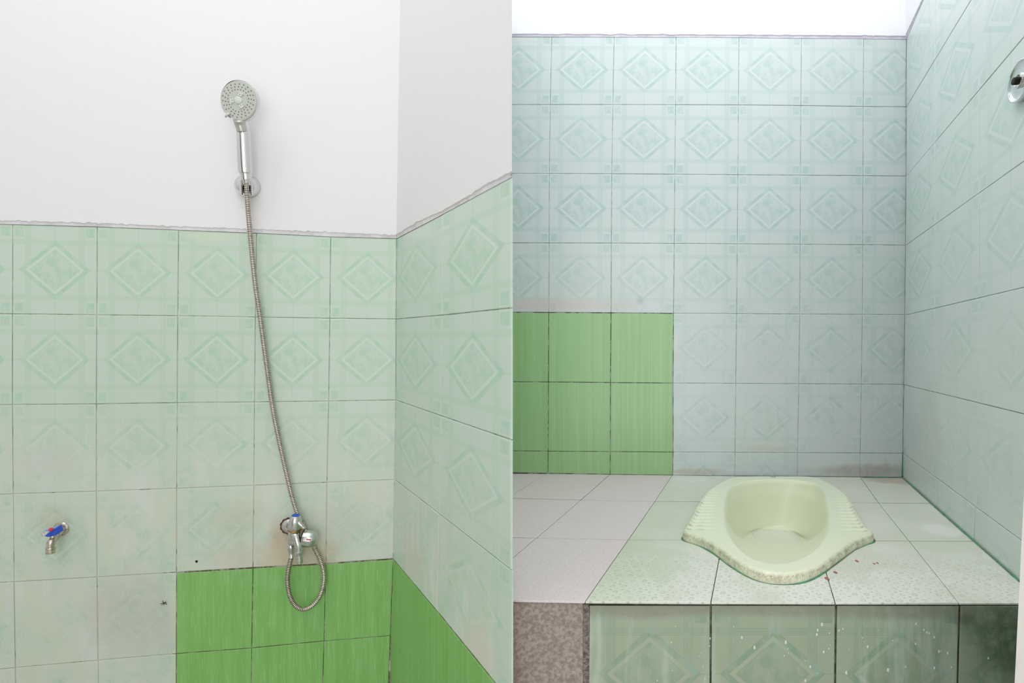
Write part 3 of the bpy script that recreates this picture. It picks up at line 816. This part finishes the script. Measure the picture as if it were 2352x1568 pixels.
# clip: a C-shaped cup with an open slot at the front
hc = wb(565.5, 424, .040); hax = (wb(563.5, 380, .052) - wb(566, 424, .040)).normalized()
def ccup(name, c, axis, r, th, h0_, h1_, a0, a1, mat, parent):
    M = frame_from(axis, c); vs = []; fs = []; n = 28
    for i in range(n + 1):
        a = math.radians(a0 + (a1 - a0) * i / n)
        for rr, hh in ((r, h0_), (r + th, h0_), (r + th, h1_), (r, h1_)):
            vs.append(M @ Vector((rr * math.cos(a), rr * math.sin(a), hh)))
    for i in range(n):
        for q in range(4): fs.append([i * 4 + q, i * 4 + (q + 1) % 4, i * 4 + 4 + (q + 1) % 4, i * 4 + 4 + q])
    fs += [[0, 1, 2, 3], [n * 4 + 3, n * 4 + 2, n * 4 + 1, n * 4]]
    o = link_mesh(name, vs, fs, mat, parent, smooth=True); sharp(o); return o
toc = (CAM - hc); toc = toc - hax * toc.dot(hax); toc.normalize()
M0 = frame_from(hax, hc); lc = M0.inverted().to_3x3() @ toc; ang = math.degrees(math.atan2(lc.y, lc.x))
ccup('clip', hc, hax, .0098, .0035, -.022, .010, ang + 48, ang + 312, m_chrome, hd)
sl_ = wb(567, 434, .0345)
lathe('slot', [(.0085, 0), (.0085, .0015)], ax, wb(567, 431, .0365), m_dark, hd, 20, sx=1, sy=1.7)
# hand shower
top_c = wb(549, 231, .078)                              # centre of the spray face
hb = wb(564.5, 397, .047); ht = wb(558.5, 285, .066)
sc = (top_c - CAM).y / F
ssh = empty('hand_shower', hb); meta(ssh, 'chrome hand shower with round grey spray face, upright in its wall bracket', 'shower')
fn = Vector((-.03, -1, -.10)).normalized()
RF = 43.5 * sc
lathe('head', [(RF * .25, -.024), (RF * .6, -.022), (RF * .88, -.016), (RF * 1.0, -.010), (RF * 1.03, -.004), (RF * 1.03, .0005), (RF * 1.0, .002), (RF * .975, .0015)], fn, top_c, m_chrome, ssh, 64, sy=1.03)
face = lathe('spray_face', [(RF * .97, -.002), (RF * .97, .0012), (RF * .95, .0022), (RF * .5, .0026), (.0005, .0028)], fn, top_c, m_face, ssh, 64, sy=1.03)
Mf = frame_from(fn, top_c)
def on_face(r, a, h=.0026): return Mf @ Vector((r * RF * math.cos(a), r * RF * 1.03 * math.sin(a), h))
def nozzles(spec, name, mat, rad, hgt):
    vs = []; fs = []
    for r, a in spec:
        c = on_face(r, a); b = len(vs); n = 10
        for q, (rr, hh) in enumerate(((rad, -.001), (rad, hgt), (rad * .5, hgt + .0002))):
            for i in range(n):
                g = 2 * math.pi * i / n; vs.append(c + (Mf.to_3x3() @ Vector((rr * math.cos(g), rr * math.sin(g), hh))))
        for q in range(2):
            for i in range(n): fs.append([b + q * n + i, b + q * n + (i + 1) % n, b + (q + 1) * n + (i + 1) % n, b + (q + 1) * n + i])
        fs.append([b + 2 * n + i for i in range(n)])
    return link_mesh(name, vs, fs, mat, ssh)
spec = []
for r, cnt, ph in ((.83, 22, .0), (.69, 22, .06), (.55, 22, .12)):
    for i in range(cnt):
        a = 2 * math.pi * i / cnt + ph
        rr = r + .02 * math.sin(3 * a)
        spec.append((rr, a))
for q_, (r, a) in enumerate(spec[:]):
    nozzles([(r, a)], 'nozzle', m_nozzle, .00125, .0004)
lathe('centre_disc', [(RF * .20, 0), (RF * .20, .0012), (RF * .18, .0018)], fn, Mf @ Vector((0, 0, .0024)), m_face2, ssh, 32)
for kk in range(3):
    a0 = math.radians((65, 182, 300)[kk]); vs = []; fs = []
    n = 8
    for i in range(n + 1):
        a = a0 + math.radians(-26 + 52 * i / n)
        w_ = 1 - .35 * abs(2 * i / n - 1)
        for r_ in (.23, .23 + .20 * 1.0):
            vs.append(on_face(r_, a if r_ > .3 else a0 + (a - a0) * .75, .0024)); vs.append(on_face(r_, a if r_ > .3 else a0 + (a - a0) * .75, .0040))
    for i in range(n):
        b = i * 4; fs += [[b + 1, b + 3, b + 7, b + 5], [b, b + 1, b + 5, b + 4], [b + 2, b + 6, b + 7, b + 3]]
    fs += [[0, 2, 3, 1], [n * 4, n * 4 + 1, n * 4 + 3, n * 4 + 2]]
    pl_ = link_mesh('fan_plate', vs, fs, m_face2, ssh)
    for da, rr in ((-.34, .36), (0, .31), (.34, .36)):
        o = nozzles([(rr, a0 + da)], 'jet_hole', m_dark, .0008, .0016)
# little mode lever on the rim
a = math.radians(231)
tube('mode_lever', [on_face(.80, a + .04, .004), on_face(.93, a, .006), on_face(1.10, a - .02, .005)], [.0026, .0028, .0020], m_face2, ssh, 10)
# neck and handle: one swept chrome body
pth = catmull([wb(553, 262, .052), wb(556, 282, .056), wb(559, 305, .058), wb(561, 345, .054), wb(563, 380, .050), wb(564.6, 398, .047)], 8)
def hr(i):
    f = i / (len(pth) - 1); s_ = sc
    prof = [(0, 21), (.08, 18.5), (.2, 14.6), (.35, 14.8), (.6, 15.2), (.9, 15.6), (.985, 15.6), (1, 14.2)]
    for (a, ra), (b, rb) in zip(prof, prof[1:]):
        if a <= f <= b: return (ra + (rb - ra) * (f - a) / (b - a)) * s_
    return .01
handle = tube('handle', pth, hr, m_chrome, ssh, 40)
handle['label'] = 'polished chrome handle'
tube('neck_cover', catmull([wb(549, 276, .0765), wb(551, 285, .072), wb(554, 294, .0695), wb(556, 302, .0675)], 5), [.0115 - .0001 * i for i in range(16)], simple('neck_grey', '#b4b9b0', .3, .5), ssh, 20)
nd = (hb - wb(563, 380, .050)).normalized()
lathe('connector', [(.0125, -.002), (.0120, .003), (.0112, .014), (.0104, .0145), (.0094, .022), (.0085, .027)], nd, hb, m_chrome, ssh, 36)
# hose
hp = [(565.8, 418, .049), (566.2, 430, .046), (567.5, 450, .042), (569.5, 480, .038), (573, 520, .033), (577, 565, .028), (581.5, 610, .024), (588.5, 670, .021), (597, 725, .018), (604.5, 780, .016), (612, 835, .015),
      (619.5, 890, .014), (627, 940, .014), (637, 992, .016), (648.5, 1045, .018), (660, 1095, .020), (671, 1140, .022), (683, 1178, .022), (697, 1205, .014), (711, 1236, .011), (726, 1265, .013), (738, 1292, .018), (744, 1318, .018), (742.5, 1345, .019),
      (733, 1372, .021), (717, 1391, .024), (698, 1399, .027), (680, 1392, .030), (667, 1371, .033), (661, 1344, .035), (661, 1318, .036), (665, 1296, .037), (669, 1278, .038)]
hpath = resample(catmull([wb(*q) for q in hp], 10), .0010)
PITCH = 4
hose = tube('shower_hose', hpath, lambda i: (.0054, .0056, .0051, .0043)[i % PITCH], None, None, 14, mats=[m_hose, m_groove], fm=lambda i: 1 if i % PITCH == 2 else 0)
meta(hose, 'ribbed steel shower hose hanging from the bracket and looping up to the mixer tap', 'hose')

# ------------------------------------------------------------ chrome tap with hose outlet
vt_ = empty('shower_tap', wb(664, 1207, 0)); meta(vt_, 'chrome double-outlet tap with blue-capped handle and round ribbed knob above the green tiles', 'tap')
def V(px, py, off): return wb(px, py, off)
sv_ = (wb(680, 1235, .03) - CAM).y / F
fc = V(665, 1207, .001)
vs = []; lathe('putty', [(.0195 , 0), (.0205, .002), (.0175, .004)], NB_, fc, m_putty, vt_, 40, ribs=(11, .05, -1, .003))
lathe('flange', [(.0178, .001), (.0172, .004), (.0135, .007), (.009, .009), (.008, .012)], NB_, fc, m_worn, vt_, 40)
tube('inlet', [V(665, 1207, .004), V(669, 1210, .018), V(675, 1218, .034)], .0085, m_worn, vt_, 20)
D0 = .040
tube('body', catmull([V(676, 1216, D0), V(675, 1226, D0), V(674.5, 1238, D0), V(672, 1250, D0)], 5), [.0128] * 5 + [.0124] * 5 + [.011] * 4 + [.0085] * 2, m_worn, vt_, 28)
tube('spout', catmull([V(677, 1226, D0 + .006), V(681, 1236, D0 + .012), V(685, 1250, D0 + .014), V(687, 1266, D0 + .014)], 5), [.0085 + .0004 * (i % 2) * 0 for i in range(16)], m_worn, vt_, 28)
dn = (V(688.5, 1290, D0 + .014) - V(687, 1265, D0 + .014)).normalized()
lathe('nut', [(.0098, 0), (.0108, .0008), (.0108, .0072), (.0098, .008)], dn, V(686.5, 1265.5, D0 + .014), m_worn, vt_, 6, smooth=False)
lathe('nozzle', [(.0074, 0), (.0074, .005), (.0068, .0055), (.0074, .006), (.0074, .0115), (.0068, .012), (.0074, .0125), (.0072, .021), (.0055, .0215), (.0052, .012)], dn, V(687.2, 1273, D0 + .014), m_worn, vt_, 28)
# bullet-shaped handle with blue cap
up_ = (V(678.5, 1184, D0 + .004) - V(676.5, 1216, D0)).normalized()
hb0 = V(677, 1216.5, D0 + .001)
lathe('brass_ring', [(.0146, 0), (.0154, .0006), (.0154, .0018), (.0146, .0024)], up_, hb0 - up_ * .001, m_gold, vt_, 36)
hl = lathe('tap_handle', [(.0138, .0015), (.0150, .003), (.0152, .009), (.0148, .017), (.0138, .024), (.0122, .030), (.0098, .0345), (.0082, .0362)], up_, hb0, m_worn, vt_, 36)
hl['label'] = 'bullet-shaped chrome handle'
lathe('blue_cap', [(.0084, .0352), (.0086, .0366), (.0074, .0375), (.0005, .0378)], (up_ + ax * .0).normalized(), hb0, m_blue, hl, 28)
tube('lever_wing', catmull([V(684, 1199, D0 + .008), V(690, 1204, D0 + .010), V(697, 1211, D0 + .010), V(699, 1213.5, D0 + .010)], 4), [.006, .006, .0058, .0055, .005, .0048, .0046, .0044, .0042, .0042, .004, .0034, .0015], m_worn, hl, 18)
# diverter knob pointing right
kd = (V(728, 1237, D0) - V(694, 1234.5, D0)).normalized()
lathe('knob_stem', [(.0092, -.008), (.0092, .006), (.0086, .0068)], kd, V(690, 1235.5, D0), m_white_pl, vt_, 28)
kb = V(695.5, 1236, D0)
kn = lathe('diverter_knob', [(.0170, .001), (.0192, .0015), (.0198, .0035), (.0198, .017), (.0186, .0225), (.0158, .0275), (.0115, .0308), (.006, .0325), (.0005, .033)], kd, kb, m_worn, vt_, 72, ribs=(12, .022, .001, .018))
lathe('knob_back', [(.0186, -.001), (.0190, .0012)], kd, kb, m_dark, kn, 40)
rp = kb + kd * .008 + (CAM - kb).normalized() * .0216 + Vector((0, 0, -.001))
link_mesh('red_mark', [rp, rp + kd * .009, rp + kd * .009 + Vector((0, 0, -.0025)), rp + Vector((0, 0, -.0025)), rp - ax * .002, rp + kd * .009 - ax * .002, rp + kd * .009 + Vector((0, 0, -.0025)) - ax * .002, rp + Vector((0, 0, -.0025)) - ax * .002],
          [[0, 1, 2, 3], [4, 5, 6, 7], [0, 1, 5, 4], [1, 2, 6, 5], [2, 3, 7, 6], [3, 0, 4, 7]], m_red, kn)
# hose outlet
dn2 = (V(669.5, 1278, .038) - V(668, 1250, .038)).normalized()
lathe('hose_nut', [(.0058, -.010), (.0062, 0), (.0070, .001), (.0076, .005), (.0070, .0105), (.0058, .012), (.0058, .026), (.0062, .0265), (.0064, .029)], dn2, V(668, 1252, .038), m_worn, vt_, 28)

# ------------------------------------------------------------ small wall tap with blue lever
wt = empty('wall_tap', wb(140, 1214, 0)); meta(wt, 'small tarnished steel water tap with blue lever low on the tiled shower wall', 'tap')
fo = V(141, 1214, .0006)
lathe('rosette', [(.0150, 0), (.0156, .001), (.0140, .003), (.0115, .004)], NB_, fo, m_tarn, wt, 36)
axd = (V(128, 1228, .034) - fo).normalized()
lathe('nut', [(.0095, .003), (.0104, .004), (.0104, .010), (.0095, .011), (.0085, .0112), (.0085, .013)], (NB_ + axd * .4).normalized(), fo, m_tarn, wt, 6, smooth=False)
tube('body', catmull([V(139, 1216, .006), V(134, 1222, .018), V(127, 1233, .028), V(121, 1242, .034)], 5), [.0085] * 5 + [.0078] * 5 + [.0066] * 6, m_tarn, wt, 24)
tube('spout', catmull([V(124, 1238, .030), V(118.5, 1243, .036), V(116, 1250, .038), V(116, 1262, .038)], 5), [.0060, .0064, .0068, .007, .0072, .0073, .0074, .0074, .0073, .0072, .0071, .007, .007, .007, .007, .007], m_tarn, wt, 24)
dw = Vector((0, 0, -1))
lathe('outlet', [(.0080, 0), (.0088, .0008), (.0086, .004), (.0082, .0125), (.0070, .013), (.0066, .006)], dw, V(116, 1257.5, .038), m_tarn, wt, 28)
tube('stem', [V(122, 1236, .032), V(121, 1228, .036)], .0055, m_tarn, wt, 16)
# lever: tapered folded plate
def prism(name, pf, thick_dir, mat, parent):
    n = len(pf); vs = pf + [p + thick_dir for p in pf]
    return link_mesh(name, vs, [list(range(n)), list(range(n, 2 * n))[::-1]] + [[i, (i + 1) % n, n + (i + 1) % n, n + i] for i in range(n)], mat, parent)
bk = Vector((.003, .011, .005))
lo = .045
lev = prism('lever', [V(113, 1222, lo), V(127.5, 1213, lo), V(132, 1226, lo), V(128, 1229, lo), (V(121, 1230, lo)), V(110, 1233, lo), V(102.5, 1230.5, lo)], bk, m_blue, wt); lev['label'] = 'bright blue lever'
prism('lever_tip', [V(94.5, 1225.5, lo), V(101, 1220.5, lo), V(113.3, 1221.5, lo), V(102.8, 1230.7, lo), V(93.5, 1234.3, lo), V(93, 1231, lo)], bk, m_white_pl, lev)
lathe('red_dot', [(.0048, 0), (.0048, .0012), (.004, .0016)], Vector((-.1, -.75, .65)).normalized(), V(117.3, 1215.8, lo + .003), m_red, lev, 24, sy=.85)
prism('lever_top', [V(100, 1219.5, lo - .001), V(127, 1211.5, lo - .001), V(127.8, 1213.5, lo - .001), V(113, 1222.3, lo - .001), V(95, 1225.5, lo - .001)], bk * .6, simple('pale_blue_plastic', '#7f9ad6', .4), lev)

# ------------------------------------------------------------ chrome bell of the fitting on the right wall
fp = Pr_side.hit(2357, 184, .0)
bell = empty('wall_fitting', fp); meta(bell, 'round chrome fitting on the right tiled wall, cut by the picture edge', 'fitting')
def ell(name, prof, mat, parent, seg=48):
    vs = []; fs = []
    for r, h in prof:
        for i in range(seg):
            a = 2 * math.pi * i / seg
            vs.append(fp + Pr_side.U * (r * 1.38 * math.cos(a)) + Pr_side.V * (r * math.sin(a)) + Pr_side.N * h)
    for k in range(len(prof) - 1):
        for i in range(seg):
            j = (i + 1) % seg; fs.append([k * seg + i, k * seg + j, (k + 1) * seg + j, (k + 1) * seg + i])
    fs.append(list(range(seg))[::-1]); fs.append([(len(prof) - 1) * seg + i for i in range(seg)])
    o = link_mesh(name, vs, fs, mat, parent, smooth=True); sharp(o, 50); return o
ell('escutcheon', [(.028, 0), (.0335, .003), (.0345, .010), (.0340, .0125), (.0325, .0130), (.0310, .0118), (.029, .0095), (.020, .0085), (.012, .0100)], m_chrome, bell)
ell('socket', [(.0125, .0095), (.0125, .014), (.0095, .0142), (.0085, .010)], m_chrome, bell)
ell('screw', [(.0060, .009), (.0060, .020), (.0045, .021)], m_dark, bell)

# ------------------------------------------------------------ pale jamb at the right edge of the picture
t = NT('jamb_paint'); p = t.pos()
t.set(col=t.mix(t.ss(t.noise(t.vscale(p, (60, 60, 8)), 1.0, 4, .6), .5, .8), lin('#dad7d1'), lin('#cfc5ba')), rough=.6); m_jamb = t.m
dj = .62
a0, a1 = at(2352, 1130, dj), at(2330.5, 1568, dj); dv_ = (a1 - a0); dv_ /= dv_.z
def jz(z): return a0 + dv_ * (z - a0.z)
jp = [jz(.0), jz(.0) + Vector((.12, .02, 0)), jz(1.7) + Vector((.12, .02, 0)), jz(1.7)]
slab('trim_1', jp, Vector((.075, .06, 0)), m_jamb)['kind'] = 'structure'

# ------------------------------------------------------------ small things: chips, drops, plug hole
m_chip = simple('red_brown_flake', '#a8635a', .7)
for k, (px, py, r, lb) in enumerate([(1968, 1289, 3.2, 'reddish-brown flake on the platform tile, nearest the right wing of the toilet'), (1919, 1315, 3.4, 'reddish-brown flake just off the front curve of the toilet'),
                              (1899.5, 1329, 4.2, 'largest reddish-brown flake, on the joint in front of the toilet'), (2008, 1295, 2.0, 'tiny paired flake on the platform, left one, right of the toilet'), (2015, 1293.5, 2.2, 'tiny paired flake on the platform, right one, right of the toilet')]):
    c = Fl.hit(px, py); s_ = c.y / F; vs = []; n = 9
    for h in (0, .0012):
        for i in range(n):
            a = 2 * math.pi * i / n; q = r * s_ * (.8 + .4 * random.random())
            vs.append(c + Vector((q * math.cos(a) * 1.0, q * math.sin(a) * 2.0, h)))
    o = link_mesh('flake', vs, [list(range(n))[::-1], list(range(n, 2 * n))] + [[i, (i + 1) % n, n + (i + 1) % n, n + i] for i in range(n)], m_chip)
    meta(o, lb, 'flake', 'flakes on the platform')
t = NT('water_drop'); t.set(col=lin('#e6ece4'), rough=.05, spec=.8); t.b.inputs['Alpha'].default_value = .75; m_drop = t.m
random.seed(11); vs = []; fs = []
drops = [(1704, 1465, 4), (1733, 1488, 5), (1805, 1476, 5), (1878, 1448, 4), (1876, 1458, 4), (1888, 1435, 5), (1892, 1498, 4), (1905, 1454, 2.5), (1904, 1490, 2.5), (1927, 1448, 3), (1993, 1486, 4), (1944, 1546, 5), (2122, 1447, 3), (2129, 1453, 3), (2134, 1455, 3), (2104, 1433, 3), (2103, 1479, 3), (2146, 1464, 3), (2157, 1497, 4), (2177, 1501, 4), (2040, 1540, 5), (2146, 1535, 4), (2080, 1532, 3), (1861, 1532, 4), (1850, 1564, 4), (2185, 1533, 3), (2270, 1512, 3)]
drops += [(random.uniform(1480, 2190), random.uniform(1430, 1566), random.uniform(1, 2.2)) for _ in range(45)]
for px, py, r in drops:
    c = Pf.hit(px, py, .0004); rr = r * .942 / F * .62; b = len(vs)
    for h, q in ((0, 1), (.6, .8), (.9, .35)):
        for i in range(8):
            a = 2 * math.pi * i / 8; y_ = math.sin(a) * (1.0 if math.sin(a) < 0 else 1.7)
            vs.append(c + Vector((rr * q * math.cos(a), -h * rr * .8, rr * 1.2 * q * y_)))
    for k in range(2):
        for i in range(8): fs.append([b + k * 8 + i, b + k * 8 + (i + 1) % 8, b + k * 8 + 8 + (i + 1) % 8, b + k * 8 + 8 + i])
    fs.append([b + 16 + i for i in range(8)])
o = link_mesh('water_drops', vs, fs, m_drop, smooth=True); meta(o, 'clear water drops scattered over the platform front tiles', 'water', kind='stuff')
o = lathe('plug_hole', [(.0028, -.001), (.0028, .0005), (.0012, .0006)], NB_, wb(451.5, 1289, .0002), m_dark); meta(o, 'small dark drill hole in the tile above the green ones', 'hole')
# black crack line and dead spider mark
def sp(px, py): return wb(px, py, .001)
tp_ = []
vs = []; fs = []
for a, b in [((368, 1386), (383, 1383)), ((374, 1379), (377, 1389)), ((371, 1389), (381, 1381)), ((377, 1384), (384, 1388))]:
    A, B = sp(*a), sp(*b); q = (B - A).normalized().cross(NB_) * .0004; k = len(vs)
    vs += [A - q, A + q, B + q, B - q]; vs += [v + NB_ * .0006 for v in vs[k:k + 4]]
    fs += [[k, k + 1, k + 2, k + 3], [k + 4, k + 5, k + 6, k + 7], [k, k + 1, k + 5, k + 4], [k + 1, k + 2, k + 6, k + 5], [k + 2, k + 3, k + 7, k + 6], [k + 3, k, k + 4, k + 7]]
o = link_mesh('spider', vs, fs, m_dark); meta(o, 'tiny dead spider on the tile left of the green tiles', 'spider')
